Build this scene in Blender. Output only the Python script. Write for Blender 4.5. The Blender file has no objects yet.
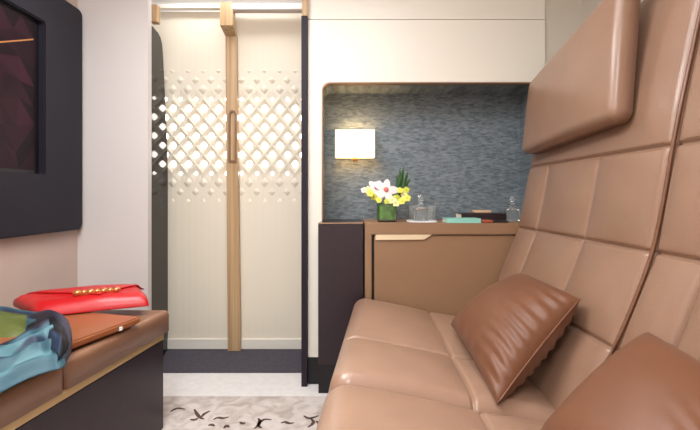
import bpy, bmesh, math, random
from mathutils import Vector, noise
from mathutils.geometry import tessellate_polygon
random.seed(7)
S = 0.87            # design units -> metres
F = 400.0; CX = 350.0; CY = 196.0; H = 1.05
C = bpy.context.scene.collection
sc = bpy.context.scene

def pt(px, py, Y):
    return Vector(((px-CX)*Y/F, Y, H-(py-CY)*Y/F))
def ptz(px, py, z):
    Y = (H-z)*F/(py-CY)
    return Vector(((px-CX)*Y/F, Y, z))
def lin(c):
    return tuple(((v/255)/12.92 if v/255 <= .04045 else ((v/255+.055)/1.055)**2.4) for v in c)+(1,)

# ---------------------------------------------------------------- materials
def mat(name, rgb, rough=.5, metal=0, bump=0, bscale=200, var=0, vscale=8, coat=0, sheen=0, emit=None, estr=0, trans=0, spec=.5):
    m = bpy.data.materials.new(name); m.use_nodes = True
    nt = m.node_tree; b = nt.nodes['Principled BSDF']
    b.inputs['Base Color'].default_value = lin(rgb)
    b.inputs['Roughness'].default_value = rough
    b.inputs['Metallic'].default_value = metal
    b.inputs['Coat Weight'].default_value = coat
    b.inputs['Coat Roughness'].default_value = .15
    b.inputs['Sheen Weight'].default_value = sheen
    b.inputs['Transmission Weight'].default_value = trans
    b.inputs['Specular IOR Level'].default_value = spec
    if emit:
        b.inputs['Emission Color'].default_value = lin(emit); b.inputs['Emission Strength'].default_value = estr
    tc = nt.nodes.new('ShaderNodeTexCoord')
    if var:
        n = nt.nodes.new('ShaderNodeTexNoise'); n.inputs['Scale'].default_value = vscale; n.inputs['Detail'].default_value = 4
        nt.links.new(tc.outputs['Object'], n.inputs['Vector'])
        mr = nt.nodes.new('ShaderNodeMapRange'); mr.inputs['From Min'].default_value = .3; mr.inputs['From Max'].default_value = .7
        mr.inputs['To Min'].default_value = 1-var; mr.inputs['To Max'].default_value = 1+var
        nt.links.new(n.outputs['Fac'], mr.inputs['Value'])
        hs = nt.nodes.new('ShaderNodeHueSaturation'); hs.inputs['Color'].default_value = lin(rgb)
        nt.links.new(mr.outputs['Result'], hs.inputs['Value']); nt.links.new(hs.outputs['Color'], b.inputs['Base Color'])
    if bump:
        n2 = nt.nodes.new('ShaderNodeTexNoise'); n2.inputs['Scale'].default_value = bscale; n2.inputs['Detail'].default_value = 3
        nt.links.new(tc.outputs['Object'], n2.inputs['Vector'])
        bp = nt.nodes.new('ShaderNodeBump'); bp.inputs['Strength'].default_value = bump; bp.inputs['Distance'].default_value = .002
        nt.links.new(n2.outputs['Fac'], bp.inputs['Height']); nt.links.new(bp.outputs['Normal'], b.inputs['Normal'])
    return m

def attr_mat(name, rough=.7, sheen=0, emit=0, bump=0):
    m = mat(name, (128,128,128), rough, sheen=sheen, bump=bump, bscale=400)
    nt = m.node_tree; b = nt.nodes['Principled BSDF']
    a = nt.nodes.new('ShaderNodeAttribute'); a.attribute_name = 'Col'
    nt.links.new(a.outputs['Color'], b.inputs['Base Color'])
    if emit:
        nt.links.new(a.outputs['Color'], b.inputs['Emission Color']); b.inputs['Emission Strength'].default_value = emit; b.inputs['Specular IOR Level'].default_value = .15
    return m

def wallpaper():
    m = bpy.data.materials.new('wallpaper'); m.use_nodes = True
    nt = m.node_tree; b = nt.nodes['Principled BSDF']; b.inputs['Roughness'].default_value = .55
    tc = nt.nodes.new('ShaderNodeTexCoord'); mp = nt.nodes.new('ShaderNodeMapping'); mp.inputs['Scale'].default_value = (36, 10, 170)
    nt.links.new(tc.outputs['Object'], mp.inputs['Vector'])
    n = nt.nodes.new('ShaderNodeTexNoise'); n.inputs['Scale'].default_value = 1; n.inputs['Detail'].default_value = 3
    nt.links.new(mp.outputs['Vector'], n.inputs['Vector'])
    v = nt.nodes.new('ShaderNodeTexVoronoi'); v.inputs['Scale'].default_value = 1.0
    mp2 = nt.nodes.new('ShaderNodeMapping'); mp2.inputs['Scale'].default_value = (38, 1, 85)
    nt.links.new(tc.outputs['Object'], mp2.inputs['Vector']); nt.links.new(mp2.outputs['Vector'], v.inputs['Vector'])
    mx = nt.nodes.new('ShaderNodeMath'); mx.operation = 'MULTIPLY_ADD'; mx.inputs[1].default_value = .35
    nt.links.new(v.outputs['Color'], mx.inputs[0]); nt.links.new(n.outputs['Fac'], mx.inputs[2])
    r = nt.nodes.new('ShaderNodeValToRGB')
    r.color_ramp.elements[0].position = .42; r.color_ramp.elements[0].color = lin((86,97,105))
    r.color_ramp.elements[1].position = .88; r.color_ramp.elements[1].color = lin((134,144,150))
    nt.links.new(mx.outputs[0], r.inputs['Fac']); nt.links.new(r.outputs['Color'], b.inputs['Base Color'])
    return m

def rug_mat():
    m = bpy.data.materials.new('rug_pile'); m.use_nodes = True
    nt = m.node_tree; b = nt.nodes['Principled BSDF']; b.inputs['Roughness'].default_value = .95
    tc = nt.nodes.new('ShaderNodeTexCoord')
    n = nt.nodes.new('ShaderNodeTexNoise'); n.inputs['Scale'].default_value = 14; n.inputs['Detail'].default_value = 6; n.inputs['Distortion'].default_value = 1.2
    nt.links.new(tc.outputs['Object'], n.inputs['Vector'])
    r = nt.nodes.new('ShaderNodeValToRGB')
    r.color_ramp.elements[0].position = .35; r.color_ramp.elements[0].color = lin((178,163,154))
    r.color_ramp.elements[1].position = .6; r.color_ramp.elements[1].color = lin((208,197,190))
    nt.links.new(n.outputs['Fac'], r.inputs['Fac']); nt.links.new(r.outputs['Color'], b.inputs['Base Color'])
    return m

def wood_mat():
    m = bpy.data.materials.new('pale_wood'); m.use_nodes = True
    nt = m.node_tree; b = nt.nodes['Principled BSDF']; b.inputs['Roughness'].default_value = .35
    tc = nt.nodes.new('ShaderNodeTexCoord'); mp = nt.nodes.new('ShaderNodeMapping'); mp.inputs['Scale'].default_value = (70, 70, 1.2)
    nt.links.new(tc.outputs['Object'], mp.inputs['Vector'])
    n = nt.nodes.new('ShaderNodeTexNoise'); n.inputs['Scale'].default_value = 1; n.inputs['Detail'].default_value = 3
    nt.links.new(mp.outputs['Vector'], n.inputs['Vector'])
    r = nt.nodes.new('ShaderNodeValToRGB')
    r.color_ramp.elements[0].position = .3; r.color_ramp.elements[0].color = lin((170,134,94))
    r.color_ramp.elements[1].position = .7; r.color_ramp.elements[1].color = lin((204,172,132))
    nt.links.new(n.outputs['Fac'], r.inputs['Fac']); nt.links.new(r.outputs['Color'], b.inputs['Base Color'])
    return m

def door_mat():
    m = mat('door_cream', (238,227,208), .45)
    nt = m.node_tree; b = nt.nodes['Principled BSDF']
    tc = nt.nodes.new('ShaderNodeTexCoord')
    w = nt.nodes.new('ShaderNodeTexWave'); w.inputs['Scale'].default_value = 45; w.bands_direction = 'X'
    nt.links.new(tc.outputs['Object'], w.inputs['Vector'])
    bp = nt.nodes.new('ShaderNodeBump'); bp.inputs['Strength'].default_value = .25; bp.inputs['Distance'].default_value = .002
    nt.links.new(w.outputs['Fac'], bp.inputs['Height']); nt.links.new(bp.outputs['Normal'], b.inputs['Normal'])
    return m

def leather(name, rgb, rough=.42):
    return mat(name, rgb, rough, bump=.35, bscale=260, var=.05, vscale=9, coat=.2)

M = dict(
    leather=leather('tan_leather', (151,117,96), .3),
    leather2=leather('tan_seat_leather', (162,128,107), .28),
    ottoman=leather('brown_leather', (138,98,74), .45),
    console=mat('brown_leather_panel', (152,117,88), .5, bump=.2, bscale=300, var=.03),
    piping=leather('brown_piping', (120,78,54), .4),
    satin=mat('copper_satin', (114,71,46), .48, sheen=.05, var=.05, vscale=14, bump=.1, bscale=500),
    cream=mat('cream_panel', (238,231,219), .4),
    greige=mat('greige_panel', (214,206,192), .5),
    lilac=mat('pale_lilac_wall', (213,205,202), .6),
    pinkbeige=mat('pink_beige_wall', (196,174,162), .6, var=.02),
    white=mat('white_ceiling', (250,248,246), .6),
    door=door_mat(), wood=wood_mat(),
    dark=mat('dark_gloss_jamb', (30,24,24), .07, spec=.03),
    darkend=mat('dark_aubergine_edge', (44,36,46), .5, spec=.2),
    plum=mat('dark_plum_panel', (44,29,37), .32, var=.06, vscale=3),
    black=mat('black_base', (22,20,24), .5),
    tv=mat('charcoal_bezel', (33,30,40), .5, spec=.3, bump=.2, bscale=500),
    tvin=mat('black_recess', (16,13,18), .35),
    carpet=mat('pale_carpet', (226,220,217), .95, bump=.6, bscale=300, var=.05, vscale=30),
    darkcarpet=mat('charcoal_carpet', (74,69,78), .95, bump=.8, bscale=400, var=.3, vscale=120),
    rug=rug_mat(), rugmark=mat('rug_motif', (84,62,54), .95),
    bronze=mat('bronze_trim', (140,108,84), .35, metal=.3),
    brass=mat('brass_strip', (206,172,124), .35, metal=.35),
    palebrass=mat('pale_brass', (236,214,178), .4, metal=.1),
    gold=mat('polished_gold', (214,146,92), .28, metal=.7),
    wallp=wallpaper(),
    red=mat('red_patent_leather', (190,18,24), .42, coat=.12, bump=.1, bscale=300),
    redin=mat('dark_red_lining', (120,14,22), .5),
    folio=leather('cognac_leather', (150,88,52), .35),
    scarf=attr_mat('silk_scarf', .6, sheen=0, bump=.2),
    screen=attr_mat('screen_image', .3, emit=.8),
    shade=mat('lit_lamp_shade', (255,244,220), .6, emit=(255,238,200), estr=1.0),
    daylight=mat('daylight', (255,255,255), .6, emit=(252,252,255), estr=5),
    fill_glow=mat('fill_panel_glow', (255,255,255), .6, emit=(250,252,255), estr=4),  # glowing face of the added ceiling fill panels
    glass=mat('clear_glass', (250,252,252), .03, trans=.92, spec=.8),
    leaf=mat('leaf_green', (84,146,34), .4, var=.5, vscale=40),
    darkleaf=mat('dark_leaf', (46,88,36), .5, var=.2, vscale=30),
    petal=mat('white_petal', (240,226,222), .5), pink=mat('pink_throat', (214,120,116), .5),
    yellow2=mat('pale_yellow_petal', (246,242,176), .5), yellow3=mat('lime_yellow_petal', (206,208,70), .5),
    lime=mat('lime_centre', (205,205,60), .5),
    yellow=mat('yellow_petal', (240,232,96), .5), green_tint=mat('vase_water', (110,170,60), .1, trans=.6),
    turq=mat('turquoise_cover', (150,214,200), .5), pages=mat('paper', (236,230,216), .8),
    blackcover=mat('black_cover', (40,28,30), .45), tanbox=mat('tan_case', (214,176,146), .5),
    rust=mat('rust_card', (168,84,60), .5), coaster=mat('white_marble', (236,236,238), .3),
)
M['vase_glass'] = mat('vase_glass', (252,255,252), .02, trans=1)
M['glass'].node_tree.nodes['Principled BSDF'].inputs['IOR'].default_value = 1.45

# ---------------------------------------------------------------- object helpers
def obj(name, bm, m, parent=None, smooth=False, kind=None, label=None):
    me = bpy.data.meshes.new(name)
    if isinstance(m, (list, tuple)):
        for x in m: me.materials.append(x)
    else: me.materials.append(m)
    bm.normal_update(); bm.to_mesh(me); bm.free()
    if smooth:
        for p in me.polygons: p.use_smooth = True
    o = bpy.data.objects.new(name, me); C.objects.link(o)
    if parent is not None:
        off = Vector((0,0,0)); q = parent
        while q is not None: off += q.location; q = q.parent
        for v in me.vertices: v.co -= off
        o.parent = parent
    if kind: o['kind'] = kind
    if label: o['label'] = label
    return o
def tag(o, label, cat, group=None):
    o['label'] = label; o['category'] = cat
    if group: o['group'] = group
    return o
def thing(name, loc, label, cat, group=None):
    o = bpy.data.objects.new(name, None); o.empty_display_size = .05; C.objects.link(o)
    o.location = loc
    return tag(o, label, cat, group)
def struct(name, bm, m, smooth=False, parent=None):
    return obj(name, bm, m, parent, smooth, kind=None if parent else 'structure')

def box(bm, x0, x1, y0, y1, z0, z1, bev=0, seg=2):
    vs = [bm.verts.new(p) for p in ((x0,y0,z0),(x1,y0,z0),(x1,y1,z0),(x0,y1,z0),(x0,y0,z1),(x1,y0,z1),(x1,y1,z1),(x0,y1,z1))]
    fs = [bm.faces.new([vs[i] for i in f]) for f in ((0,3,2,1),(4,5,6,7),(0,1,5,4),(1,2,6,5),(2,3,7,6),(3,0,4,7))]
    if bev:
        es = list({e for f in fs for e in f.edges})
        bmesh.ops.bevel(bm, geom=es, offset=bev, segments=seg, affect='EDGES', profile=.5)
    return bm
def bx(*a, **k): return box(bmesh.new(), *a, **k)

def plate(bm, loops, fn, d0, d1):
    """polygon with holes in (a,b), extruded from depth d0 to d1; fn(a,b,d)->xyz"""
    flat = [p for l in loops for p in l]
    tris = tessellate_polygon([[Vector((p[0],p[1],0)) for p in l] for l in loops])
    fr = [bm.verts.new(fn(p[0],p[1],d0)) for p in flat]; bk = [bm.verts.new(fn(p[0],p[1],d1)) for p in flat]
    for t in tris:
        try: bm.faces.new([fr[i] for i in t]); bm.faces.new([bk[i] for i in reversed(t)])
        except ValueError: pass
    k = 0
    for l in loops:
        n = len(l)
        for i in range(n):
            j = (i+1) % n
            bm.faces.new((fr[k+i], fr[k+j], bk[k+j], bk[k+i]))
        k += n
    bmesh.ops.recalc_face_normals(bm, faces=bm.faces[:])
    return bm
def rrect(a0, a1, b0, b1, r, n=6, corners=(1,1,1,1)):
    out = []
    for (cx, cy, s, on) in ((a0, b0, 180, corners[0]), (a1, b0, 270, corners[1]), (a1, b1, 0, corners[2]), (a0, b1, 90, corners[3])):
        if not on: out.append((cx, cy)); continue
        ox = cx + (r if cx == a0 else -r); oy = cy + (r if cy == b0 else -r)
        for i in range(n+1):
            t = math.radians(s + 90*i/n); out.append((ox+r*math.cos(t), oy+r*math.sin(t)))
    return out
XZ = lambda a, b, d: (a, d, b)
YZ = lambda a, b, d: (d, a, b)
XY = lambda a, b, d: (a, b, d)

def tube(bm, pts, r, n=8, cap=True):
    pts = [Vector(p) for p in pts]; rings = []
    for i, p in enumerate(pts):
        t = (pts[min(i+1, len(pts)-1)]-pts[max(i-1, 0)]).normalized()
        a = Vector((0,0,1)) if abs(t.z) < .9 else Vector((0,1,0))
        u = t.cross(a).normalized(); v = t.cross(u)
        rr = r[i] if isinstance(r, (list, tuple)) else r
        rings.append([bm.verts.new(p+(u*math.cos(2*math.pi*k/n)+v*math.sin(2*math.pi*k/n))*rr) for k in range(n)])
    for a, b in zip(rings, rings[1:]):
        for k in range(n): bm.faces.new((a[k], a[(k+1) % n], b[(k+1) % n], b[k]))
    if cap: bm.faces.new(rings[0][::-1]); bm.faces.new(rings[-1])
    bmesh.ops.recalc_face_normals(bm, faces=bm.faces[:])
    return bm
def lathe(bm, c, prof, n=24, sq=None):
    """prof: list of (r,z); sq: superellipse power for squarish plan"""
    rings = []
    for r, z in prof:
        ring = []
        for k in range(n):
            t = 2*math.pi*k/n + math.pi/n; cx, sx = math.cos(t), math.sin(t); f = 1
            if sq: f = 1/((abs(cx)**sq+abs(sx)**sq)**(1/sq))
            ring.append(bm.verts.new((c[0]+r*f*cx, c[1]+r*f*sx, c[2]+z)))
        rings.append(ring)
    for a, b in zip(rings, rings[1:]):
        for k in range(n): bm.faces.new((a[k], a[(k+1) % n], b[(k+1) % n], b[k]))
    bm.faces.new(rings[0][::-1]); bm.faces.new(rings[-1])
    bmesh.ops.recalc_face_normals(bm, faces=bm.faces[:])
    return bm

def samples(a, b, seams, r, n):
    s = {a + (b-a)*i/n for i in range(n+1)}
    for i in range(9):
        t = r*(1-math.cos(math.pi/2*i/8)); s |= {a+t, b-t}
    for q in seams:
        for d in (-.03,-.02,-.014,-.009,-.006,-.003,0,.003,.006,.009,.014,.02,.03):
            if a < q+d < b: s.add(q+d)
    s = sorted(s); o = [s[0]]
    for x in s[1:]:
        if x-o[-1] > .0008: o.append(x)
    o[-1] = b
    return o
def pad(ur, vr, P, N, thick, r, su=(), sv=(), gd=.007, gw=.007, bulge=.012, n=28, backr=None, su_vmax=None, extra=None):
    us = samples(ur[0], ur[1], su, r, n); vs = samples(vr[0], vr[1], sv, r, n)
    bu = [ur[0]]+sorted(su)+[ur[1]]; bv = [vr[0]]+sorted(sv)+[vr[1]]
    bm = bmesh.new(); top = []; bot = []
    def cell(x, bs):
        for a, b in zip(bs, bs[1:]):
            if x <= b: return (x-a)/(b-a), b-a
        return 1, 1
    for u in us:
        rt = []; rb = []
        for v in vs:
            du = max(0, r-(u-ur[0]), r-(ur[1]-u)); dv = max(0, r-(v-vr[0]), r-(vr[1]-v))
            q = math.hypot(du, dv); uu, vv = u, v
            if q > r:
                k = r/q
                if u-ur[0] < r: uu = ur[0]+r-du*k
                if ur[1]-u < r: uu = ur[1]-r+du*k
                if v-vr[0] < r: vv = vr[0]+r-dv*k
                if vr[1]-v < r: vv = vr[1]-r+dv*k
                q = r
            h = -(r-math.sqrt(max(0, r*r-q*q)))
            fu = 1.0
            if su_vmax is not None: fu = min(1, max(0, (su_vmax-v)/.02))
            g = 0
            for s_ in su: g = max(g, fu*math.exp(-((u-s_)/gw)**2))
            for s_ in sv: g = max(g, math.exp(-((v-s_)/gw)**2))
            a, _ = cell(u, bu); b, _ = cell(v, bv)
            pa = 1-abs(2*a-1)**2.5; pb = 1-abs(2*b-1)**2.5
            if fu < 1: pa = pa*fu+(1-fu)*(1-abs(2*(u-ur[0])/(ur[1]-ur[0])-1)**2.5)
            h += bulge*pa*pb - gd*g
            if extra: h += extra(u, v)
            p = Vector(P(uu, vv)); nn = Vector(N(uu, vv))
            rt.append(bm.verts.new(p+nn*h)); rb.append(bm.verts.new(p-nn*thick))
        top.append(rt); bot.append(rb)
    nu, nv = len(us), len(vs)
    for i in range(nu-1):
        for j in range(nv-1):
            bm.faces.new((top[i][j], top[i+1][j], top[i+1][j+1], top[i][j+1]))
            bm.faces.new((bot[i][j], bot[i][j+1], bot[i+1][j+1], bot[i+1][j]))
    ring = [(i, 0) for i in range(nu)]+[(nu-1, j) for j in range(1, nv)]+[(i, nv-1) for i in range(nu-2, -1, -1)]+[(0, j) for j in range(nv-2, 0, -1)]
    for k in range(len(ring)):
        a = ring[k]; b = ring[(k+1) % len(ring)]
        bm.faces.new((top[a[0]][a[1]], bot[a[0]][a[1]], bot[b[0]][b[1]], top[b[0]][b[1]]))
    bmesh.ops.remove_doubles(bm, verts=bm.verts[:], dist=.00015)
    bmesh.ops.recalc_face_normals(bm, faces=bm.faces[:])
    return bm

# ================================================================= SETTING
struct('floor', bx(-1.6, 1.34, -1.5, 2.40, -.05, 0), M['carpet'])
struct('trim_threshold', bx(-1.34, -.2, 2.372, 2.86, -.04, .006), M['darkcarpet'])
struct('ceiling', bx(-1.6, 1.34, -1.5, 2.9, 2.42, 2.46), M['white'])
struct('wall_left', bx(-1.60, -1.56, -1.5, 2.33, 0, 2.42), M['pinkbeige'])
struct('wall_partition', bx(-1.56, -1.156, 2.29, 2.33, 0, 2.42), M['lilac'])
struct('wall_right', bx(1.3, 1.34, -1.5, 2.6, 0, 2.42), M['greige'])
struct('wall_rear', bx(-1.56, 1.3, -1.5, -1.46, 0, 2.42), M['cream'])
# left glossy jamb, splayed
def jamb(t, z, d): return (-1.156-.087*t-.03*d, 2.332+.398*t, z)
out = [(0,0),(1,0),(1,1.2),(.93,1.45),(.80,1.72),(.70,1.9),(.66,1.98),(.60,2.03),(.50,2.055),(.35,2.06),(0,2.045)]
struct('trim_1', plate(bmesh.new(), [out], jamb, 0, 1.0), M['dark'])
struct('trim_2', bx(-1.19, -1.145, 2.375, 2.42, 2.085, 2.19, bev=.004), M['wood'])
# header over the door
struct('wall_header', bx(-1.4, -.22, 2.745, 2.80, 2.31, 2.42), M['white'])
struct('trim_3', bx(-.775, -.25, 2.60, 2.66, 2.262, 2.305, bev=.006), M['lilac'])
struct('trim_8', bx(-1.30, -.845, 2.66, 2.70, 2.30, 2.33, bev=.004), M['cream'])

# ---- sliding door with lattice
DY = 2.73
W, Pp, ZC, X0 = .1044, .0635, 1.4595, -1.2108
def lattice(xa, xb):
    bm = bmesh.new()
    KM = 8
    z0, z1 = ZC-7*Pp, ZC+7*Pp
    def ridge(z): return -.005 if abs(z-ZC) < 4.2*Pp else 0.0
    def ring(cx, cz, a, b, y, n=16, pw=1.3):
        o = []
        for k in range(n):
            t = 2*math.pi*k/n; c, s = math.cos(t), math.sin(t); f = 1/((abs(c)**pw+abs(s)**pw)**(1/pw))
            o.append(bm.verts.new((cx+a*f*c, DY+y, cz+b*f*s)))
        return o
    for k in range(-KM, KM+1):
        off = W/2 if k % 2 == 0 else 0
        for j in range(-4, 14):
            cx = X0+off+j*W; cz = ZC-k*Pp
            if cx < xa-W or cx > xb+W: continue
            n = 16; outer = []
            corners = [(cx+W/2, cz), (cx, cz+Pp), (cx-W/2, cz), (cx, cz-Pp)]
            for q in range(4):
                a, b = corners[q], corners[(q+1) % 4]
                for m_ in range(4):
                    x = a[0]+(b[0]-a[0])*m_/4; z = a[1]+(b[1]-a[1])*m_/4
                    outer.append(bm.verts.new((x, DY+ridge(z), z)))
            if abs(k) <= 4:
                f = 1 if abs(k) < 4 else .55
                mid = ring(cx, cz, .031*f, .0345*f, .005); inn = ring(cx, cz, .0235*f, .0265*f, .009); bk = ring(cx, cz, .022*f, .025*f, .018)
                seq = [outer, mid, inn, bk]
            else:
                f = {5: 1, 6: .8, 7: .55, 8: .3}[abs(k)]
                mid = ring(cx, cz, .030*f, .034*f, 0); tip = ring(cx, cz, .008*f, .010*f, -.010*f)
                seq = [outer, mid, tip]
            for a, b in zip(seq, seq[1:]):
                for q in range(n): bm.faces.new((a[q], a[(q+1) % n], b[(q+1) % n], b[q]))
            if abs(k) > 4: bm.faces.new(seq[-1])
    for co, no in (((xa,0,0),(1,0,0)), ((xb,0,0),(-1,0,0)), ((0,0,z0),(0,0,1)), ((0,0,z1),(0,0,-1))):
        bmesh.ops.bisect_plane(bm, geom=bm.verts[:]+bm.edges[:]+bm.faces[:], plane_co=co, plane_no=no, clear_inner=True)
    bmesh.ops.remove_doubles(bm, verts=bm.verts[:], dist=.0003)
    bmesh.ops.recalc_face_normals(bm, faces=bm.faces[:])
    # make sure normals face the room
    if sum(f.normal.y*f.calc_area() for f in bm.faces) > 0: bmesh.ops.reverse_faces(bm, faces=bm.faces[:])
    return bm, z0, z1
dr = bpy.data.objects.new('door_1', None); dr.empty_display_size = .05; C.objects.link(dr); dr.location = (-.8, DY, 0.006); dr['kind'] = 'structure'
for xa, xb in ((-1.36, -.79), (-.788, -.22)):
    bm, z0, z1 = lattice(xa, xb)
    obj('lattice_screen', bm, M['door'], dr)
    bm = bx(xa, xb, DY, DY+.02, .008, z0); box(bm, xa, xb, DY, DY+.02, z1, 2.306)
    obj('door_panel', bm, M['door'], dr)
obj('kick_rail', bx(-1.33, -.23, DY-.012, DY-.001, .008, .078, bev=.003), M['cream'], dr)
# stile
bm = bmesh.new()
def prism(bm, bot, top, y0b, y1b, y0t, y1t, z0, z1):
    v = [bm.verts.new(p) for p in ((bot[0],y0b,z0),(bot[1],y0b,z0),(bot[1],y1b,z0),(bot[0],y1b,z0),(top[0],y0t,z1),(top[1],y0t,z1),(top[1],y1t,z1),(top[0],y1t,z1))]
    for f in ((0,3,2,1),(4,5,6,7),(0,1,5,4),(1,2,6,5),(2,3,7,6),(3,0,4,7)): bm.faces.new([v[i] for i in f])
prism(bm, (-.822,-.738), (-.838,-.765), 2.690, 2.722, 2.690, 2.722, .008, 2.125)
prism(bm, (-.838,-.765), (-.846,-.762), 2.69, 2.722, 2.60, 2.66, 2.125, 2.16)
prism(bm, (-.846,-.762), (-.846,-.762), 2.60, 2.66, 2.60, 2.66, 2.16, 2.31)
bmesh.ops.remove_doubles(bm, verts=bm.verts[:], dist=.0003)
obj('center_stile', bm, M['wood'], dr)
hz0, hz1 = pt(233,162,2.69).z, pt(233,110,2.69).z
o_ = [( -.814, hz0), (-.762, hz0), (-.762, hz1-.03), (-.772, hz1-.008), (-.788, hz1), (-.804, hz1-.008), (-.814, hz1-.03)]
i_ = [(-.803, hz0+.012), (-.773, hz0+.012), (-.773, hz1-.035), (-.779, hz1-.019), (-.788, hz1-.014), (-.797, hz1-.019), (-.803, hz1-.035)]
obj('handle', plate(bmesh.new(), [o_, i_], XZ, 2.676, 2.6895), M['bronze'], dr, label='slim bronze rimmed pull let into the wooden stile')
struct('window_1', bx(-1.32, -.25, 2.80, 2.81, 1.0, 1.95), M['daylight'])
struct('wall_far', bx(-1.4, -.2, 2.86, 2.9, 0, 2.42), M['cream'])
# right jamb
struct('trim_4', bx(-.268, -.236, 2.20, 2.60, 0, 2.042, bev=.002), M['darkend'])
struct('trim_5', bx(-.264, -.232, 2.20, 2.60, 2.043, 2.42, bev=.002), M['wood'])
# far panel with niche opening
NX0, NX1, NZ1 = -.157, 1.05, 1.683
inner = [(NX0, .152)] + [(NX0, NZ1-.045)] + [(NX0+.045-.045*math.cos(math.radians(a)), NZ1-.045+.045*math.sin(math.radians(a))) for a in (15,30,45,60,75,90)] + [(NX1, NZ1), (NX1, .152)]
outer = [(-.234, .152)] + inner[:1] + inner[1:] + [(1.087, .152), (1.087, 2.032), (-.234, 2.032)]
struct('wall_back', plate(bmesh.new(), [outer], XZ, 2.23, 2.26), M['cream'])
struct('wall_back_upper', bx(-.234, 1.087, 2.232, 2.26, 2.037, 2.42), M['cream'])
struct('trim_6', bx(1.089, 1.3, 2.245, 2.28, 0, 2.42), M['greige'])
bm = bx(-.234, -.158, 2.232, 2.26, 0, .151); struct('baseboard_back', bm, M['black'])
# niche lining
bm = bmesh.new()
prof = inner[1:-1]; prof = [(NX0, .86)]+prof+[(NX1, .86)]
def strip(bm, pr, y0, y1):
    a = [bm.verts.new((x, y0, z)) for x, z in pr]; b = [bm.verts.new((x, y1, z)) for x, z in pr]
    for i in range(len(pr)-1): bm.faces.new((a[i], a[i+1], b[i+1], b[i]))
strip(bm, prof, 2.26, 2.47)
bk = [bm.verts.new((x, 2.47, z)) for x, z in prof]; bm.faces.new(bk)
bmesh.ops.recalc_face_normals(bm, faces=bm.faces[:])
for f in bm.faces: pass
struct('wall_niche', bm, M['wallp'])
d = .007
def inset(pr, d):
    o = []
    for x, z in pr:
        o.append((x+d if x < .3 else x-d, z-(d if z > NZ1-.02 else d*.5 if z > NZ1-.04 else 0)))
    return o
p2 = inset(prof, d); p2[0] = (NX0+d, .912); p2[-1] = (NX1-d, .912); p1 = list(prof); p1[0] = (NX0, .912); p1[-1] = (NX1, .912)
bm = bmesh.new()
loop = p1 + p2[::-1]
plate(bm, [loop], XZ, 2.222, 2.262)
struct('trim_7', bm, M['bronze'])

# ================================================================= DARK CABINET + CONSOLE
t = thing('storage_cabinet', (-.05, 2.3, 0), 'tall dark plum cabinet under the left end of the niche', 'cabinet')
bm = bx(-.1696, .070, 2.125, 2.20, .152, .900, bev=.003); box(bm, -.150, .070, 2.20, 2.465, .01, .900)
obj('body', bm, M['plum'], t)
obj('plinth', bx(-.168, .070, 2.13, 2.20, .0, .151), M['black'], t)
obj('cabinet_top', bx(-.1696, .070, 2.12, 2.20, .901, .907, bev=.002), M['bronze'], t)
obj('worktop', bx(-.148, .070, 2.20, 2.465, .901, .907), M['plum'], t)

t = thing('console_cabinet', (.5, 2.28, 0), 'brown leather clad console cabinet beyond the sofa, topped by flowers and books', 'cabinet')
ow = rrect(.079, .985, .02, .9065, .03, corners=(0,0,0,1)); iw = [(.114,.05),(.96,.05),(.96,.846),(.114,.846)]
bm = plate(bmesh.new(), [ow, iw], XZ, 2.10, 2.135)
bmesh.ops.bevel(bm, geom=[e for e in bm.edges if all(abs(v.co.y-2.10) < 1e-5 for v in e.verts) and len(e.link_faces) == 2 and any(abs(f.normal.y) < .5 for f in e.link_faces)], offset=.005, segments=2, affect='EDGES')
obj('frame', bm, M['console'], t)
bm = bx(.079, .985, 2.136, 2.465, .02, .875); box(bm, .079, .985, 2.136, 2.465, .876, .9065)
obj('body', bm, M['console'], t)
obj('front_panel', bx(.128, .955, 2.112, 2.134, .06, .842, bev=.004), M['console'], t)
obj('recess_shadow_gap', bx(.1145, .127, 2.128, 2.1345, .06, .845), M['black'], t)
a = pt(375,234.5,2.105); 
o2 = [(pt(375.5,240,2.105).x, pt(0,240,2.105).z), (pt(424,239.5,2.105).x, pt(0,239.5,2.105).z), (pt(432,234.5,2.105).x, pt(0,234.5,2.105).z), (pt(375.5,234.5,2.105).x, pt(0,234.5,2.105).z)]
obj('pull_handle', plate(bmesh.new(), [o2], XZ, 2.103, 2.1115), M['palebrass'], t, label='slim brass pull strip with a slanted end')

# ================================================================= WALL LAMP
t = thing('wall_lamp', (.03, 2.46, 1.36), 'lit rectangular white shade sconce on the blue grey niche wall', 'lamp')
x0, x1, z0, z1 = pt(335,0,2.38).x, pt(375,0,2.38).x, pt(0,157,2.38).z, pt(0,129.5,2.38).z
bm = plate(bmesh.new(), [rrect(x0, x1, 2.38, 2.452, .006), rrect(x0+.004, x1-.004, 2.384, 2.448, .004)], XY, z0, z1)
obj('lamp_shade', bm, M['shade'], t)
bm = bx(x0+.03, x1-.03, 2.455, 2.468, z0+.02, z1-.02); 
tube(bm, [(.03, 2.458, 1.36), (.03, 2.42, 1.36)], .006)
obj('bracket', bm, M['brass'], t)
bm = lathe(bmesh.new(), (.03, 2.42, z0-.022), [(.004,0),(.016,.004),(.022,.012),(.012,.022),(.008,.05),(.008,.08)], 16)
obj('finial', bm, M['gold'], t, smooth=True)
def area(name, loc, rot, sx, sy, e, col=(.96,.985,1)):
    l = bpy.data.lights.new(name, 'AREA'); l.shape = 'RECTANGLE'; l.size = sx*S; l.size_y = sy*S; l.energy = e; l.color = col
    o = bpy.data.objects.new(name, l); C.objects.link(o); o.location = loc; o.rotation_euler = rot; return o
for zz in (z1-.03, z0+.035):
    l = bpy.data.lights.new('lamp_bulb', 'POINT'); l.energy = 1.1; l.color = (1,.68,.34); l.shadow_soft_size = .012
    o = bpy.data.objects.new('lamp_bulb', l); C.objects.link(o); o.location = (.03, 2.435, zz)

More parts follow.
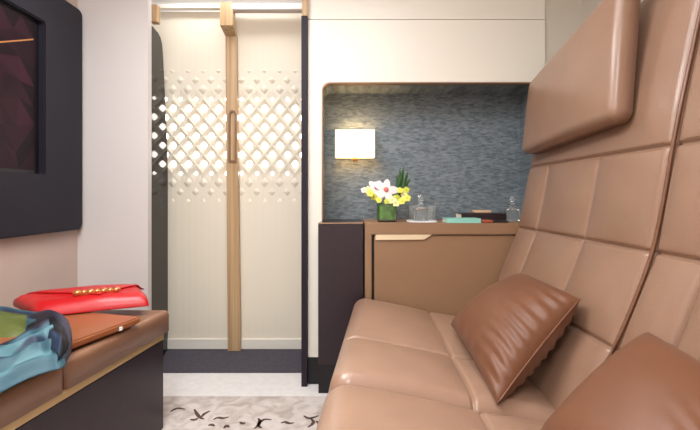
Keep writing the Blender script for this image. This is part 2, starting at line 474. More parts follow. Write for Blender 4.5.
# ================================================================= SCREEN UNIT (left wall)
t = thing('wall_screen', (-1.56, 1.6, 1.48), 'large dark framed screen mounted on the left wall', 'screen')
ow = rrect(.85, 2.277, .862, 2.10, .035); iw = rrect(1.05, 1.993, 1.158, 1.915, .012, n=3)
bm = plate(bmesh.new(), [ow, iw], YZ, -1.52, -1.558)
bmesh.ops.bevel(bm, geom=[e for e in bm.edges if all(abs(v.co.x+1.52) < 1e-5 for v in e.verts) and len(e.link_faces) == 2 and any(abs(f.normal.x) < .5 for f in e.link_faces)], offset=.006, segments=2, affect='EDGES')
obj('bezel', bm, M['tv'], t)
obj('recess', plate(bmesh.new(), [rrect(1.04, 2.003, 1.148, 1.925, .012, n=3)], YZ, -1.551, -1.557), M['tvin'], t)
# low-poly purple image
bm = bmesh.new(); cl = bm.loops.layers.color.new('Col')
ny, nz = 9, 7; Y0, Y1, Z0, Z1 = 1.075, 1.965, 1.175, 1.90
g = [[(Y0+(Y1-Y0)*i/ny+(random.uniform(-.03,.03) if 0 < i < ny else 0), Z0+(Z1-Z0)*j/nz+(random.uniform(-.03,.03) if 0 < j < nz else 0)) for j in range(nz+1)] for i in range(ny+1)]
vv = [[bm.verts.new((-1.549, a, b)) for a, b in r] for r in g]
for i in range(ny):
    for j in range(nz):
        q = [vv[i][j], vv[i+1][j], vv[i+1][j+1], vv[i][j+1]]
        tr = ((q[0],q[1],q[2]),(q[0],q[2],q[3])) if random.random() < .5 else ((q[0],q[1],q[3]),(q[1],q[2],q[3]))
        for T in tr:
            f = bm.faces.new(T); k = random.uniform(.75, 1.25); c = lin((min(255,94*k), min(255,62*k), min(255,76*k)))
            for lp in f.loops: lp[cl] = c
for f in bm.faces:
    if f.normal.x < 0: f.normal_flip()
bm.normal_update()
for f in bm.faces[:]:
    if f.normal.x < 0: f.normal_flip()
sp = obj('display', bm, M['screen'], t)
obj('gold_line', plate(bmesh.new(), [[(1.2,1.468),(1.955,1.812),(1.955,1.819),(1.2,1.475)]], YZ, -1.5485, -1.547), M['gold'], sp)

# ================================================================= ADDED FILL PANELS (unseen, put on the ceiling to brighten the room)
for k, (x, y, lab) in enumerate(((-.75, 1.0, 'added unseen fill light panel above the ottoman'), (.1, 1.0, 'added unseen fill light panel above the front of the sofa'), (-.2, -.5, 'added unseen fill light panel at the rear of the suite'))):
    t = thing('added_fill_panel', (x, y, 2.42), lab, 'fill light')
    obj('frame', plate(bmesh.new(), [rrect(x-.33, x+.33, y-.53, y+.53, .02), rrect(x-.31, x+.31, y-.51, y+.51, .01)], XY, 2.40, 2.4195), M['white'], t)
    obj('fill_glow', bx(x-.308, x+.308, y-.508, y+.508, 2.405, 2.4195), M['fill_glow'], t)

# ================================================================= RUG
def fl(px, py): v = ptz(px, py, 0); return (v.x, v.y)
bm = bmesh.new(); box(bm, -1.25, -.055, .25, 2.08, .0005, .010, bev=.003)
for f in bm.faces: f.material_index = 0
strokes = [[(75,162),(88,154),(104,149),(130,153)], [(163,152),(172,168),(184,183),(200,190)], [(148,190),(165,192),(176,185)], [(190,182),(200,170),(222,158)],
    [(233,192),(250,184),(270,186),(290,181)], [(272,224),(282,214),(292,220)], [(385,225),(398,212),(408,198),(425,190),(448,192)], [(398,186),(404,196),(400,214),(412,222)],
    [(482,204),(498,200),(512,205),(532,203)], [(566,176),(582,186),(600,184),(622,176)], [(590,186),(602,198),(596,210),(580,220)], [(612,196),(624,208),(618,222)],
    [(330,200),(342,206),(350,202)], [(215,214),(226,210),(238,216)]]
def stroke(bm, pts, w, dy=0, dx=0):
    pts = [Vector(fl(150+x/3.684, 370+y/3.684)) for x, y in pts]
    ps = []
    for i in range(len(pts)-1):
        p0, p1_, p2_, p3 = pts[max(i-1,0)], pts[i], pts[i+1], pts[min(i+2,len(pts)-1)]
        for s in range(5):
            u = s/5; ps.append(.5*((2*p1_)+(-p0+p2_)*u+(2*p0-5*p1_+4*p2_-p3)*u*u+(-p0+3*p1_-3*p2_+p3)*u**3))
    ps.append(pts[-1]); a = []; b = []
    for i, p in enumerate(ps):
        tt = (ps[min(i+1,len(ps)-1)]-ps[max(i-1,0)]).normalized(); nn = Vector((-tt.y, tt.x)); ww = w*(.25+.75*math.sin(math.pi*(i+.5)/len(ps)))
        a.append(bm.verts.new((p.x+nn.x*ww+dx, p.y+nn.y*ww+dy, .0108))); b.append(bm.verts.new((p.x-nn.x*ww+dx, p.y-nn.y*ww+dy, .0108)))
    for i in range(len(ps)-1):
        f = bm.faces.new((b[i], b[i+1], a[i+1], a[i])); f.material_index = 1
for dy, dx in ((0,0),(-.36,.05),(-.72,0),(-1.08,.06)):
    for s in strokes: stroke(bm, s, .0085, dy, dx)
tag(obj('patterned_rug', bm, [M['rug'], M['rugmark']]), 'mottled beige rug with dark brown branch like motifs on the pale floor', 'rug')

# ================================================================= OTTOMAN
def oe(Y): return -.842-(1.79-Y)*.124
t = thing('leather_ottoman', (-1.2, 1.2, .012), 'long brown leather topped bench on the left with brass strip and dark plum base', 'ottoman')
for (a, b) in ((.35, 1.262), (1.266, 1.84)):
    P = lambda u, v: (-1.53+(oe(u)+.012+1.53)*v/.66, u, .530)
    N = lambda u, v: (0,0,1)
    obj('seat_cushion', pad((a,b), (0,.66), P, N, .095, .022, bulge=.008, n=20), M['ottoman'], t, smooth=True)
bm = plate(bmesh.new(), [[(-1.53,.35),(oe(.35)+.004,.35),(oe(1.80)+.004,1.80),(oe(1.84)-.06,1.84),(-1.53,1.84)]], XY, .405, .434)
bmesh.ops.bevel(bm, geom=bm.edges[:], offset=.003, segments=1, affect='EDGES'); obj('brass_strip', bm, M['brass'], t)
bm = plate(bmesh.new(), [[(-1.52,.37),(oe(.37)+.002,.37),(oe(1.79)+.006,1.79),(oe(1.80)-.06,1.81),(-1.52,1.82)]], XY, .012, .404)
obj('base', bm, M['plum'], t)

# ================================================================= SOFA SEATS
prof_pts = [(.30,.575),(.366,.62),(.45,.675),(.53,.722),(.608,.763),(.75,.825),(.889,.875),(1.05,.910),(1.2,.935),(1.35,.965),(1.5,.997),(1.7,1.04),(1.95,1.09)]
def xb(z):
    for i in range(len(prof_pts)-1):
        z0, x0 = prof_pts[i]; z1, x1 = prof_pts[i+1]
        if z <= z1 or i == len(prof_pts)-2:
            zp, xp = prof_pts[max(i-1,0)]; zn, xn = prof_pts[min(i+2, len(prof_pts)-1)]
            m0 = (x1-xp)/(z1-zp); m1 = (xn-x0)/(zn-z0); h = z1-z0; s = (z-z0)/h
            return (2*s**3-3*s**2+1)*x0+(s**3-2*s**2+s)*h*m0+(-2*s**3+3*s**2)*x1+(s**3-s**2)*h*m1
def bn(z):
    d = (xb(z+.01)-xb(z-.01))/.02; return Vector((-1,0,d)).normalized()
def xf(Y): return -.055+(Y-1.16)*.095
def make_seat(y0, y1, su, ztop, label, near, hr):
    t = thing('sofa_seat', ((.4, (y0+y1)/2, 0)), label, 'sofa', 'tan leather sofa seats')
    VM = 1.85
    def zz(u, v): return v if v < 1.25 else 1.25+(v-1.25)*(ztop(u)-1.25)/(VM-1.25)
    P = lambda u, v: (xb(zz(u,v)), u, zz(u,v)); N = lambda u, v: bn(zz(u,v))
    def extra(u, v):
        c = 0
        if v > 1.2:   # soft wings beside the headrest
            c = .012*math.exp(-((u-(y0+.09))/.05)**2)*min(1, (v-1.2)/.1)
        return c
    b = obj('backrest', pad((y0,y1), (.34,VM), P, N, .09, .026, su=su, sv=(.607,.889,1.2), gd=.012, gw=.0055, bulge=.018, n=30, su_vmax=1.2, extra=extra), M['leather'], t, smooth=True)
    zs = [.36+i*(VM-.4)/40 for i in range(41)]
    bm = tube(bmesh.new(), [Vector((xb(z), y0+.005, z))-bn(z)*.008 for z in zs], .006, 8)
    obj('piping', bm, M['piping'], b, smooth=True)
    # double stitching either side of each cross seam
    for z in (.607,.889,1.2):
        bm = bmesh.new()
        for dz in (-.011, .011):
            n = bn(z+dz); y = y0+.035
            while y < y1-.04:
                p = Vector((xb(z+dz), y, z+dz))+n*.0008; q = p+Vector((0,.006,0))
                tube(bm, [p, q], .0009, 4); y += .011
        obj('stitching', bm, M['piping'], b)
    # cushion
    wp = lambda u, s: s+.048*max(0, 2.09-u)/.93*math.sin(math.pi*s/.715) if u > .9 else s+.05*math.sin(math.pi*s/.715)
    P = lambda u, s: (xf(u)+wp(u, s), u, .532-.2*wp(u, s)); N = lambda u, s: Vector((.196,0,.98))
    def dip(u, s):
        return -.012*math.exp(-((s-.72)/.08)**2)
    smax = .715
    obj('seat_cushion', pad((y0+.003,y1), (0,smax-.0), P, N, .19, .05, su=su[:1], sv=(.375,), gd=.014, gw=.006, bulge=.020, n=30, extra=dip), M['leather2'], t, smooth=True)
    bm = bx(.06, .80, y0+.02, y1-.02, .0, .17); obj('seat_base', bm, M['plum'], t)
    # headrest
    if hr:
        A, B, Cc, D = hr   # far-bottom, near-bottom, near-top, far-top  (Y,z)
        L = .68; Hh = .42
        def P(u, v):
            a, b_ = u/L, v/Hh
            y = (A[0]*(1-a)+B[0]*a)*(1-b_)+(D[0]*(1-a)+Cc[0]*a)*b_; z = (A[1]*(1-a)+B[1]*a)*(1-b_)+(D[1]*(1-a)+Cc[1]*a)*b_
            return (.862+.10*(z-1.28), y, z)
        N = lambda u, v: Vector((-1,0,.1)).normalized()
        h = obj('headrest', pad((0,L), (0,Hh), P, N, .070, .032, bulge=.018, n=24), M['leather'], t, smooth=True)
        pts = []
        for i in range(30): pts.append(P(L*(.06+.88*i/29), .0))
        pp = [Vector(p)+Vector((.044,0,.003)) for p in pts]
        obj('piping', tube(bmesh.new(), pp, .0045, 8), M['leather2'], h, smooth=True)
        yb = (A[0]+B[0])/2
        obj('headrest_bracket', bx(.91, xb(1.42)+.0, yb-.12, yb+.12, 1.40, 1.44), M['black'], t)
    return t
make_seat(1.163, 2.092, (1.5, 1.88), lambda u: 1.85-.36*max(0, (u-1.17)/.88)**1.2, 'far tan leather sofa seat beside the console cabinet, with large padded headrest', False,
          ((2.025,1.262),(1.325,1.306),(1.345,1.80),(2.02,1.622)))
make_seat(.28, 1.155, (.61, .98), lambda u: 1.85, 'near tan leather sofa seat under the nearer pillow, cut off by the photo edge', True,
          ((.93,1.27),(.40,1.27),(.40,1.66),(.93,1.66)))

# ================================================================= PILLOWS
def pillow(name, cs, th, label, seed):
    L, B, R, T = [Vector(c) for c in cs]
    ctr = (L+B+R+T)/4
    nrm = ((R-L).cross(T-B)).normalized()
    if nrm.x > 0: nrm = -nrm
    n = 44; bm = bmesh.new(); sides = []
    for sgn in (1, -1):
        grid = []
        for i in range(n+1):
            row = []
            for j in range(n+1):
                a, b = i/n, j/n
                x, y = 2*a-1, 2*b-1
                # pincushion edges: straight sides pulled in, corners kept
                k = .035
                aa = .5+.5*x*(1-k*(1-y*y)*abs(x)); bb = .5+.5*y*(1-k*(1-x*x)*abs(y))
                p = (L*(1-aa)+B*aa)*(1-bb)+(T*(1-aa)+R*aa)*bb
                f = (max(0,(1-x*x))**.5)*(max(0,(1-y*y))**.5)
                f = f**.85
                e = max(abs(x), abs(y))
                # gathers radiating from the seams, strongest on the near side
                w = math.sin(64*b+4*noise.noise((a*3, b*3, seed)))*(max(0, a-.55)/.45)**1.5 * (1-e**14)*1.1
                w += math.sin(30*a+4*noise.noise((a*2, b*3, seed+3)))*max(0, .3-b)/.3*(1-e**8)*.5
                w += 1.0*noise.noise((a*3.2+seed, b*3.2, sgn))*(1-e**4)*.8
                d = sgn*(th*f) + .0065*w*sgn
                row.append(bm.verts.new(p+nrm*(d+.0015*sgn)))
            grid.append(row)
        sides.append(grid)
    for g in sides:
        for i in range(n):
            for j in range(n): bm.faces.new((g[i][j], g[i+1][j], g[i+1][j+1], g[i][j+1]))
    A, Bk = sides
    ring = [(i,0) for i in range(n)]+[(n,j) for j in range(n)]+[(i,n) for i in range(n,0,-1)]+[(0,j) for j in range(n,0,-1)]
    for k in range(len(ring)):
        p, q = ring[k], ring[(k+1) % len(ring)]
        bm.faces.new((A[p[0]][p[1]], A[q[0]][q[1]], Bk[q[0]][q[1]], Bk[p[0]][p[1]]))
    bmesh.ops.recalc_face_normals(bm, faces=bm.faces[:])
    edge = [(A[p[0]][p[1]].co+Bk[p[0]][p[1]].co)/2 for p in ring][::2]
    t = thing(name, ctr, label, 'pillow', 'copper satin pillows')
    o = obj('cover', bm, M['satin'], t, smooth=True)
    obj('seam_edge', tube(bmesh.new(), edge+[edge[0]], .0028, 6, cap=False), M['satin'], t, smooth=True)
pillow('throw_pillow', ((.43,1.70,.505),(.430,1.165,.445),(.7475,1.30,.715),(.735,1.70,.715)), .100, 'whole copper satin pillow leaning on the far seat, nearer the console', 1)
pillow('throw_pillow', ((.44,.93,.50),(.45,.50,.43),(.775,.66,.655),(.745,1.0,.7075)), .100, 'copper satin pillow on the near seat, cut off by the bottom right corner', 5)

# ================================================================= RED CLUTCH, FOLIO, SCARF
t = thing('leather_folio', (-1.1, 1.3, .54), 'flat cognac brown leather folio on the bench, under the red clutch and scarf', 'folio')
fo = [(-.835,1.60),(-1.36,1.74),(-1.46,.95),(-1.03,.95)][::-1]
bm = plate(bmesh.new(), [fo], XY, .541, .568); bmesh.ops.bevel(bm, geom=bm.edges[:], offset=.006, segments=3, affect='EDGES')
obj('cover', bm, M['folio'], t)
obj('clasp', bx(-.872, -.858, 1.50, 1.512, .5435, .5575, bev=.002), M['coaster'], t)

c0, c1, c2, c3 = Vector((-1.225,1.575)), Vector((-.872,1.735)), Vector((-1.005,1.90)), Vector((-1.47,1.745))
t = thing('clutch_bag', (-1.14, 1.74, .569), 'bright red envelope clutch bag with gold clasp lying on the leather folio', 'bag')
def bq(a, b): return (c0*(1-a)+c1*a)*(1-b)+(c3*(1-a)+c2*a)*b
bm = bmesh.new(); n = 24; gt = []; gb = []
for i in range(n+1):
    rt = []; rb = []
    for j in range(n+1):
        a, b = i/n, j/n; p = bq(a, b); e = min(a, 1-a)
        hh = .019 + .023*min(1, (b/.25))**.6*1 + .012*math.sin(math.pi*a)+.010*a + .004*noise.noise((a*4, b*4, 0))
        edge = min(1, min(b, 1-b)/.12)**.5
        endp = min(1, e/.04)**.5
        hh = .569 + hh*(.25+.75*edge)*(.7+.3*endp) + .01*b
        rt.append(bm.verts.new((p.x, p.y, hh))); rb.append(bm.verts.new((p.x, p.y, .569+.004*(1-edge))))
    gt.append(rt); gb.append(rb)
for i in range(n):
    for j in range(n):
        bm.faces.new((gt[i][j], gt[i+1][j], gt[i+1][j+1], gt[i][j+1])); bm.faces.new((gb[i][j], gb[i][j+1], gb[i+1][j+1], gb[i+1][j]))
ring = [(i,0) for i in range(n)]+[(n,j) for j in range(n)]+[(i,n) for i in range(n,0,-1)]+[(0,j) for j in range(n,0,-1)]
for k in range(len(ring)):
    p, q = ring[k], ring[(k+1) % len(ring)]
    bm.faces.new((gt[p[0]][p[1]], gt[q[0]][q[1]], gb[q[0]][q[1]], gb[p[0]][p[1]]))
hts = [[v.co.z for v in r] for r in gt]
bmesh.ops.recalc_face_normals(bm, faces=bm.faces[:])
obj('body', bm, M['red'], t, smooth=True)
def bagz(a, b):
    a = min(max(a,0),1); b = min(max(b,0),1); return hts[int(round(a*n))][int(round(b*n))]
# envelope flap: wide V from the back edge to a tip near the front
bm = bmesh.new(); rows = []
for j in range(13):
    s = j/12; half = .47*(1-s)**.8+.02*(1-s); b = .98-.78*s; cen = .56; r = []
    for i in range(17):
        a = cen+half*(2*i/16-1) ; p = bq(a, b)
        m_ = max(bagz(a,b), bagz(a,b-.04), bagz(a,b+.04), bagz(a-.03,b), bagz(a+.03,b))
        r.append((p.x, p.y, m_+.0045))
    rows.append(r)
def sheet(bm, rows, th):
    up = [[bm.verts.new(p) for p in r] for r in rows]; dn = [[bm.verts.new((p[0],p[1],p[2]-th)) for p in r] for r in rows]
    nu, nv = len(rows), len(rows[0])
    for i in range(nu-1):
        for j in range(nv-1):
            bm.faces.new((up[i][j], up[i+1][j], up[i+1][j+1], up[i][j+1])); bm.faces.new((dn[i][j], dn[i][j+1], dn[i+1][j+1], dn[i+1][j]))
    rg = [(i,0) for i in range(nu-1)]+[(nu-1,j) for j in range(nv-1)]+[(i,nv-1) for i in range(nu-1,0,-1)]+[(0,j) for j in range(nv-1,0,-1)]
    for k in range(len(rg)):
        p, q = rg[k], rg[(k+1) % len(rg)]
        bm.faces.new((up[p[0]][p[1]], up[q[0]][q[1]], dn[q[0]][q[1]], dn[p[0]][p[1]]))
    bmesh.ops.recalc_face_normals(bm, faces=bm.faces[:]); return bm
sheet(bm, rows, .003)
obj('flap', bm, M['red'], t, smooth=True)
bm = bmesh.new()
cc = bq(.56, .34); u2 = (c1-c0).normalized(); zc = max(bagz(.56,.34), bagz(.5,.5))+.006
for k in range(-3, 4):
    q = cc+u2*k*.024
    bmesh.ops.create_icosphere(bm, subdivisions=2, radius=.016 if k % 2 else .0135)
    for v in bm.verts[-42:]: v.co = Vector((v.co.x*1.1, v.co.y, v.co.z*.75))+Vector((q.x, q.y, zc+.002))
q0 = cc-u2*.082; q1 = cc+u2*.082
tube(bm, [(q0.x, q0.y, zc-.004), (q1.x, q1.y, zc-.004)], .011, 8)
obj('clasp', bm, M['gold'], t, smooth=True)

# scarf: folded swept cloth
def catm(P, n):
    o = []
    for i in range(len(P)-1):
        p0, p1_, p2_, p3 = P[max(i-1,0)], P[i], P[i+1], P[min(i+2,len(P)-1)]
        for s in range(n):
            u = s/n; o.append([.5*((2*b)+(-a+c)*u+(2*a-5*b+4*c-d)*u*u+(-a+3*b-3*c+d)*u**3) for a, b, c, d in zip(p0,p1_,p2_,p3)])
    o.append(list(P[-1])); return o
TEAL=(122,158,168); BLUE=(92,116,142); NAVY=(40,42,66); LIME=(164,168,112); PALE=(156,186,192); PLUM=(104,98,122)
def cmix(a, b, f): return tuple(x*(1-f)+y*f for x, y in zip(a, b))
def sweep_cloth(bm, cl, ctrl, stripes, folds, amp, seed, lenc=None):
    """ctrl rows: (px_a,py_a,z_a, px_b,py_b,z_b) - the two borders of the strand"""
    P = catm(ctrl, 14); nv = 46; up = []; dn = []; cols = []
    for i, c in enumerate(P):
        A = ptz(c[0], c[1], c[2]); B = ptz(c[3], c[4], c[5]); r = []; rd = []; rc = []
        tt = i/(len(P)-1)
        for j in range(nv+1):
            s = j/nv; p = A*(1-s)+B*s
            arch = (1-(2*s-1)**4)
            ph = folds*math.pi*2*s + 1.6*noise.noise((tt*3, s*2, seed)) + tt*1.5
            h = arch*(.012+amp*(.5+.5*math.sin(ph))) + amp*.35*noise.noise((tt*6, s*5, seed+4))*arch
            r.append(bm.verts.new((p.x, p.y, p.z+h))); rd.append(bm.verts.new((p.x, p.y, p.z+h-.003)))
            x = s*len(stripes)*.999 + .8*noise.noise((tt*4, s*2, seed+9)) ; x = min(max(x, 0), len(stripes)-.001)
            col = stripes[int(x)]; fr = x-int(x)
            if fr > .7 and int(x)+1 < len(stripes): col = cmix(col, stripes[int(x)+1], (fr-.7)/.3)
            if lenc: col = lenc(col, tt, s)
            rc.append(lin(col))
        up.append(r); dn.append(rd); cols.append(rc)
    nu = len(up)
    def F4(ids, g, c):
        f = bm.faces.new([g[i][j] for i, j in ids])
        for lp, (i, j) in zip(f.loops, ids): lp[cl] = cols[i][j]
    for i in range(nu-1):
        for j in range(nv):
            F4([(i,j),(i,j+1),(i+1,j+1),(i+1,j)], up, 0); F4([(i,j),(i+1,j),(i+1,j+1),(i,j+1)], dn, 0)
    rg = [(i,0) for i in range(nu-1)]+[(nu-1,j) for j in range(nv)]+[(i,nv) for i in range(nu-1,0,-1)]+[(0,j) for j in range(nv,0,-1)]
    for k in range(len(rg)):
        p, q = rg[k], rg[(k+1) % len(rg)]
        f = bm.faces.new((up[p[0]][p[1]], up[q[0]][q[1]], dn[q[0]][q[1]], dn[p[0]][p[1]]))
        for lp, (i, j) in zip(f.loops, (p, q, q, p)): lp[cl] = cols[i][j]
bm = bmesh.new(); cl = bm.loops.layers.color.new('Col')
def up1(c, t, s):
    if .35 < t < .80 and s > .25: return cmix(c, LIME, .9)
    return c
# upper strand : from the left edge to the loop
sweep_cloth(bm, cl, [(-60,306,.58, -50,334,.562), (-25,308,.60, -20,337,.562), (5,308,.61, 5,340,.562), (25,312,.615, 22,338,.562), (42,314,.62, 34,340,.565)], [TEAL, BLUE, TEAL, PALE], 2, .014, 1, up1)
# hump: the loop turning over
sweep_cloth(bm, cl, [(30,316,.60, 24,344,.565), (42,313,.635, 40,344,.575), (56,314,.645, 50,348,.60), (68,322,.625, 57,352,.60), (72,335,.60, 60,358,.585), (71,350,.575, 60,364,.565), (66,362,.562, 56,368,.562)], [cmix(PLUM,PALE,.35), PLUM, NAVY, NAVY, BLUE], 1.5, .020, 3)
# falling strand: back towards the left along the bench edge
sweep_cloth(bm, cl, [(46,320,.64, 66,364,.562), (36,326,.63, 60,368,.562), (26,333,.61, 48,371,.560), (12,342,.595, 28,378,.556), (-8,348,.58, 8,388,.552), (-35,358,.575, -14,400,.55), (-70,372,.57, -48,420,.55)], [PLUM, TEAL, PALE, BLUE, TEAL, PALE, TEAL], 3.6, .022, 6)
bmesh.ops.recalc_face_normals(bm, faces=bm.faces[:])
tag(obj('silk_scarf', bm, M['scarf'], smooth=True), 'crumpled teal and blue silk scarf with lime band, draped before the red clutch', 'scarf')

# ================================================================= THINGS ON THE CONSOLE
ZT = .9068
YV = 2.26
cx = pt(386.5,0,YV).x; rv = .056
t = thing('glass_vase', (cx, YV, ZT), 'squarish clear glass vase lined with green leaves, holding the flowers', 'vase')
bm = lathe(bmesh.new(), (cx,YV,ZT), [(.050,0),(.054,.003),(.055,.098),(.052,.098),(.051,.008),(.01,.007)], 32, sq=6)
obj('glass_body', bm, M['vase_glass'], t)
def blade(bm, base, tip, w, bend=Vector((0,0,0)), n=10, th=.0012):
    base = Vector(base); tip = Vector(tip); d = tip-base; side = d.cross(Vector((0,1,0)))
    side = side.normalized() if side.length > 1e-6 else Vector((1,0,0)); rows = []
    for i in range(n+1):
        s = i/n; c = base+d*s+bend*math.sin(math.pi*s); ww = w*math.sin(math.pi*(.12+.88*s))**.8 if s < 1 else .0005
        rows.append([c-side*ww+Vector((0,-.15*ww,0)), c+Vector((0,.25*ww,0)), c+side*ww+Vector((0,-.15*ww,0))])
    f = [[bm.verts.new(p) for p in r] for r in rows]; b = [[bm.verts.new(p+Vector((0,th,0))) for p in r] for r in rows]
    for i in range(n):
        for j in range(2):
            bm.faces.new((f[i][j], f[i][j+1], f[i+1][j+1], f[i+1][j])); bm.faces.new((b[i][j], b[i+1][j], b[i+1][j+1], b[i][j+1]))
        bm.faces.new((f[i][0], f[i+1][0], b[i+1][0], b[i][0])); bm.faces.new((f[i][2], b[i][2], b[i+1][2], f[i+1][2]))
for k in range(7):
    bm = bmesh.new(); a = -.034+.0115*k
    blade(bm, (cx+a*.8, YV-.03+.004*(k % 3), ZT+.012), (cx+a+random.uniform(-.012,.012), YV-.03+.005*(k % 3), ZT+.092), .014, Vector((.008*(-1)**k,-.004,0)))
    obj('lining_leaf', bm, M['leaf'] if k % 3 else M['darkleaf'], t, smooth=True)
bm = bmesh.new()
for k in range(5): tube(bm, [(cx-.02+.01*k, YV, ZT+.012), (cx-.03+.015*k, YV+.01, ZT+.10)], .003, 6)
obj('stem', bm, M['leaf'], t)
bm = lathe(bmesh.new(), (cx,YV,ZT+.011), [(.046,0),(.049,.006),(.050,.074),(.046,.080),(.044,.076),(.044,.004)], 32, sq=6)
obj('leaf_wrap', bm, M['leaf'], t)

vase_x = cx
def flower(name, c, r, np_, mpet, mcen, label, cat, group, facing=Vector((0,-1,.35)), wide=.42, seed=0, rot=.3):
    rnd = random.Random(seed); c = Vector(c); f = facing.normalized(); u = f.cross(Vector((0,0,1))).normalized(); v = u.cross(f)
    t = thing(name, c, label, cat, group)
    for k in range(np_):
        th = 2*math.pi*k/np_+rnd.uniform(-.1,.1)+rot; d = u*math.cos(th)+v*math.sin(th); sd = f.cross(d).normalized(); rr = r*rnd.uniform(.9,1.1)
        bm = bmesh.new(); n = 6; rows = []
        for i in range(n+1):
            s = i/n; w = wide*rr*math.sin(math.pi*min(1,(.1+.86*s)))**.7
            cc = c+d*rr*s+f*(.25*rr*s-.32*rr*s*s)
            rows.append([cc+sd*w*q+f*(-.12*w*abs(q)) for q in (-1,-.5,0,.5,1)])
        a = [[bm.verts.new(p) for p in rw] for rw in rows]; b = [[bm.verts.new(p-f*.0012) for p in rw] for rw in rows]
        for i in range(n):
            for j in range(4):
                bm.faces.new((a[i][j], a[i][j+1], a[i+1][j+1], a[i+1][j])); bm.faces.new((b[i][j], b[i+1][j], b[i+1][j+1], b[i][j+1]))
        bmesh.ops.recalc_face_normals(bm, faces=bm.faces[:])
        obj('petal', bm, mpet, t, smooth=True)
    bm = bmesh.new(); bmesh.ops.create_icosphere(bm, subdivisions=2, radius=r*.2)
    for q in bm.verts: q.co = Vector((q.co.x, q.co.y*.8, q.co.z))+c+f*r*.1
    obj('flower_center', bm, mcen, t, smooth=True)
    b0 = Vector((vase_x+(c.x-vase_x)*.3, YV-.005+.02*rnd.uniform(-1,1), ZT+.09)); m0 = (b0+c)/2+Vector((0,.012,.006))
    obj('stem', tube(bmesh.new(), [b0, m0, c-f*r*.18], .0022, 6), M['leaf'], t, smooth=True)
    return t
flower('orchid_bloom', pt(386,190,YV-.02), .074, 5, M['petal'], M['pink'], 'large white orchid bloom with pink throat in the middle of the bouquet', 'flower', None, wide=.30, seed=2, rot=.55)
flower('orchid_bloom', pt(376,188,YV+.0), .050, 5, M['petal'], M['pink'], 'smaller white orchid bloom at the upper left of the bouquet', 'flower', None, wide=.33, seed=8, rot=.9)
ys = [(370,193),(368,189),(374,197),(379,200),(392,200),(397,197),(402,201),(404,195),(406,190),(400,190),(396,203),(387,201),(407,198),(364,190)]
for i, (a, b) in enumerate(ys):
    flower('yellow_blossom', pt(a, b, YV-.065+.012*(i % 3)), .018 if i % 2 else .022, 5, (M['yellow'], M['yellow2'], M['yellow3'])[i % 3] if i != 13 else M['petal'], M['lime'], 'small yellow blossom among the flowers in the glass vase' if i != 13 else 'small white blossom at the far left of the bouquet', 'flower', 'yellow blossoms in the vase' if i != 13 else None, wide=.5, seed=20+i)
bm = bmesh.new()
for dx, tip in ((0,(404,166)),(2,(400,168)),(4,(408,171)),(1,(397,175)),(3,(402,170)),(5,(406,174)),(2,(410,178))):
    blade(bm, pt(396+dx*.5,198,YV+.03), pt(tip[0], tip[1], YV+.035), .011, Vector((.004,0,0)))
tag(obj('tall_leaf', bm, M['darkleaf'], smooth=True), 'dark green upright leaf spray behind the orchids', 'leaf')

# coaster + decanter + tumblers
YD = 2.22
cx = pt(421.5,0,YD).x
tag(obj('coaster', lathe(bmesh.new(), (cx,YD,ZT), [(.078,0),(.080,.002),(.080,.006),(.077,.008)], 32, sq=5), M['coaster']), 'thin white tray under the glass decanter beside the vase', 'tray')
def decanter(cx, cy, z, k, label):
    t = thing('glass_decanter', (cx,cy,z), label, 'decanter')
    bm = lathe(bmesh.new(), (cx,cy,z), [(.040*k,0),(.043*k,.004),(.043*k,.060*k),(.038*k,.070*k),(.016*k,.078*k),(.014*k,.095*k),(.018*k,.098*k),(.018*k,.102*k)], 32, sq=5)
    obj('bottle', bm, M['glass'], t)
    bm = lathe(bmesh.new(), (cx,cy,z+.103*k), [(.009*k,0),(.010*k,.006),(.018*k,.012),(.020*k,.030*k),(.015*k,.042*k),(.006*k,.046*k)], 16)
    obj('stopper', bm, M['glass'], t)
def tumbler(cx, cy, z, label):
    bm = lathe(bmesh.new(), (cx,cy,z), [(.026,0),(.028,.003),(.033,.088),(.031,.088),(.0265,.010),(.005,.009)], 28)
    tag(obj('glass_tumbler', bm, M['glass'], smooth=False), label, 'glass')
decanter(pt(420,0,YD).x, YD-.02, ZT+.0085, .95, 'square clear glass decanter with stopper on the white tray')
tumbler(pt(414,0,2.33).x, 2.345, ZT, 'clear glass tumbler behind the decanter, nearer the vase')
tumbler(pt(432,0,2.33).x, 2.345, ZT, 'clear glass tumbler behind the decanter, nearer the books')
decanter(pt(512,0,2.3).x, 2.3, ZT, .95, 'clear glass decanter half hidden beside the headrest side of the sofa')
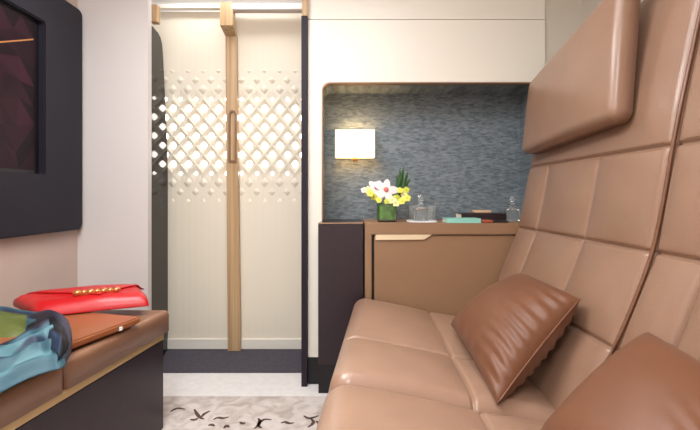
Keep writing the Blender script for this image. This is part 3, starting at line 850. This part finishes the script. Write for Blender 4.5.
# books
def book(name, x0, x1, y0, y1, z0, z1, m, label, cat='book'):
    t = thing(name, ((x0+x1)/2, (y0+y1)/2, z0), label, cat)
    bm = bx(x0, x1, y0, y1, z0, z0+.003); box(bm, x0, x1, y0, y1, z1-.003, z1); box(bm, x0, x1, y0, y0+.003, z0+.003, z1-.003)
    obj('cover', bm, m, t); obj('pages', bx(x0+.003, x1-.003, y0+.0035, y1-.004, z0+.0035, z1-.0035), M['pages'], t)
book('notebook', pt(446,0,2.14).x, pt(480,0,2.14).x, 2.125, 2.235, ZT, pt(0,218.6,2.13).z, M['turq'], 'turquoise notebook lying at the front of the console')
book('leather_book', pt(459,0,2.30).x, pt(503,0,2.30).x, 2.25, 2.38, ZT, pt(0,213.5,2.25).z, M['blackcover'], 'black book lying flat behind the turquoise notebook')
z_ = pt(0,213.5,2.25).z
tag(obj('small_case', bx(pt(473,0,2.3).x, pt(490,0,2.3).x, 2.27, 2.33, z_+.0005, z_+.018, bev=.006), M['tanbox']), 'small pale tan case on top of the black book', 'case')
tag(obj('card_wallet', bx(pt(481.5,0,2.15).x, pt(492,0,2.15).x, 2.13, 2.20, ZT, ZT+.014, bev=.004), M['rust']), 'rust coloured wallet right beside the turquoise notebook', 'wallet')
tag(obj('phone', bx(pt(494,0,2.15).x, pt(508,0,2.15).x, 2.14, 2.21, ZT, ZT+.010, bev=.003), M['blackcover']), 'flat black case lying beside the rust wallet', 'case')

# ================================================================= LIGHTS
area('fill_light_a', (-.75, 1.0, 2.398), (0,0,0), .6, 1.0, 24)  # added fill under the left made-up panel, brightens the suite
area('fill_light_b', (.1, 1.0, 2.398), (0,0,0), .6, 1.0, 2)  # weak added fill under the made-up panel by the sofa
area('fill_light_c', (-.2, -.5, 2.398), (0,0,0), .6, 1.0, 22)  # added fill behind the camera, lights the door from the front
area('door_downlight', (-.78, 2.48, 2.41), (0,0,0), .9, .12, 3)

# world: soft ambient
w = bpy.data.worlds.new('World'); sc.world = w; w.use_nodes = True
w.node_tree.nodes['Background'].inputs[0].default_value = (1,.98,.95,1); w.node_tree.nodes['Background'].inputs[1].default_value = .6

# ================================================================= CAMERA + SCALE
cam = bpy.data.cameras.new('camera'); co = bpy.data.objects.new('camera', cam); C.objects.link(co)
co.location = (0,0,H); co.rotation_euler = (math.pi/2,0,0)
cam.sensor_width = 36; cam.lens = F/700*36; cam.shift_y = -(215-CY)/700; cam.clip_start = .02
sc.camera = co
for me in bpy.data.meshes:
    for v in me.vertices: v.co *= S
for o in C.objects: o.location = o.location*S
sc.view_settings.view_transform = 'Standard'; sc.view_settings.look = 'None'; sc.view_settings.exposure = 0; sc.view_settings.gamma = 1
sc.view_settings.use_curve_mapping = False
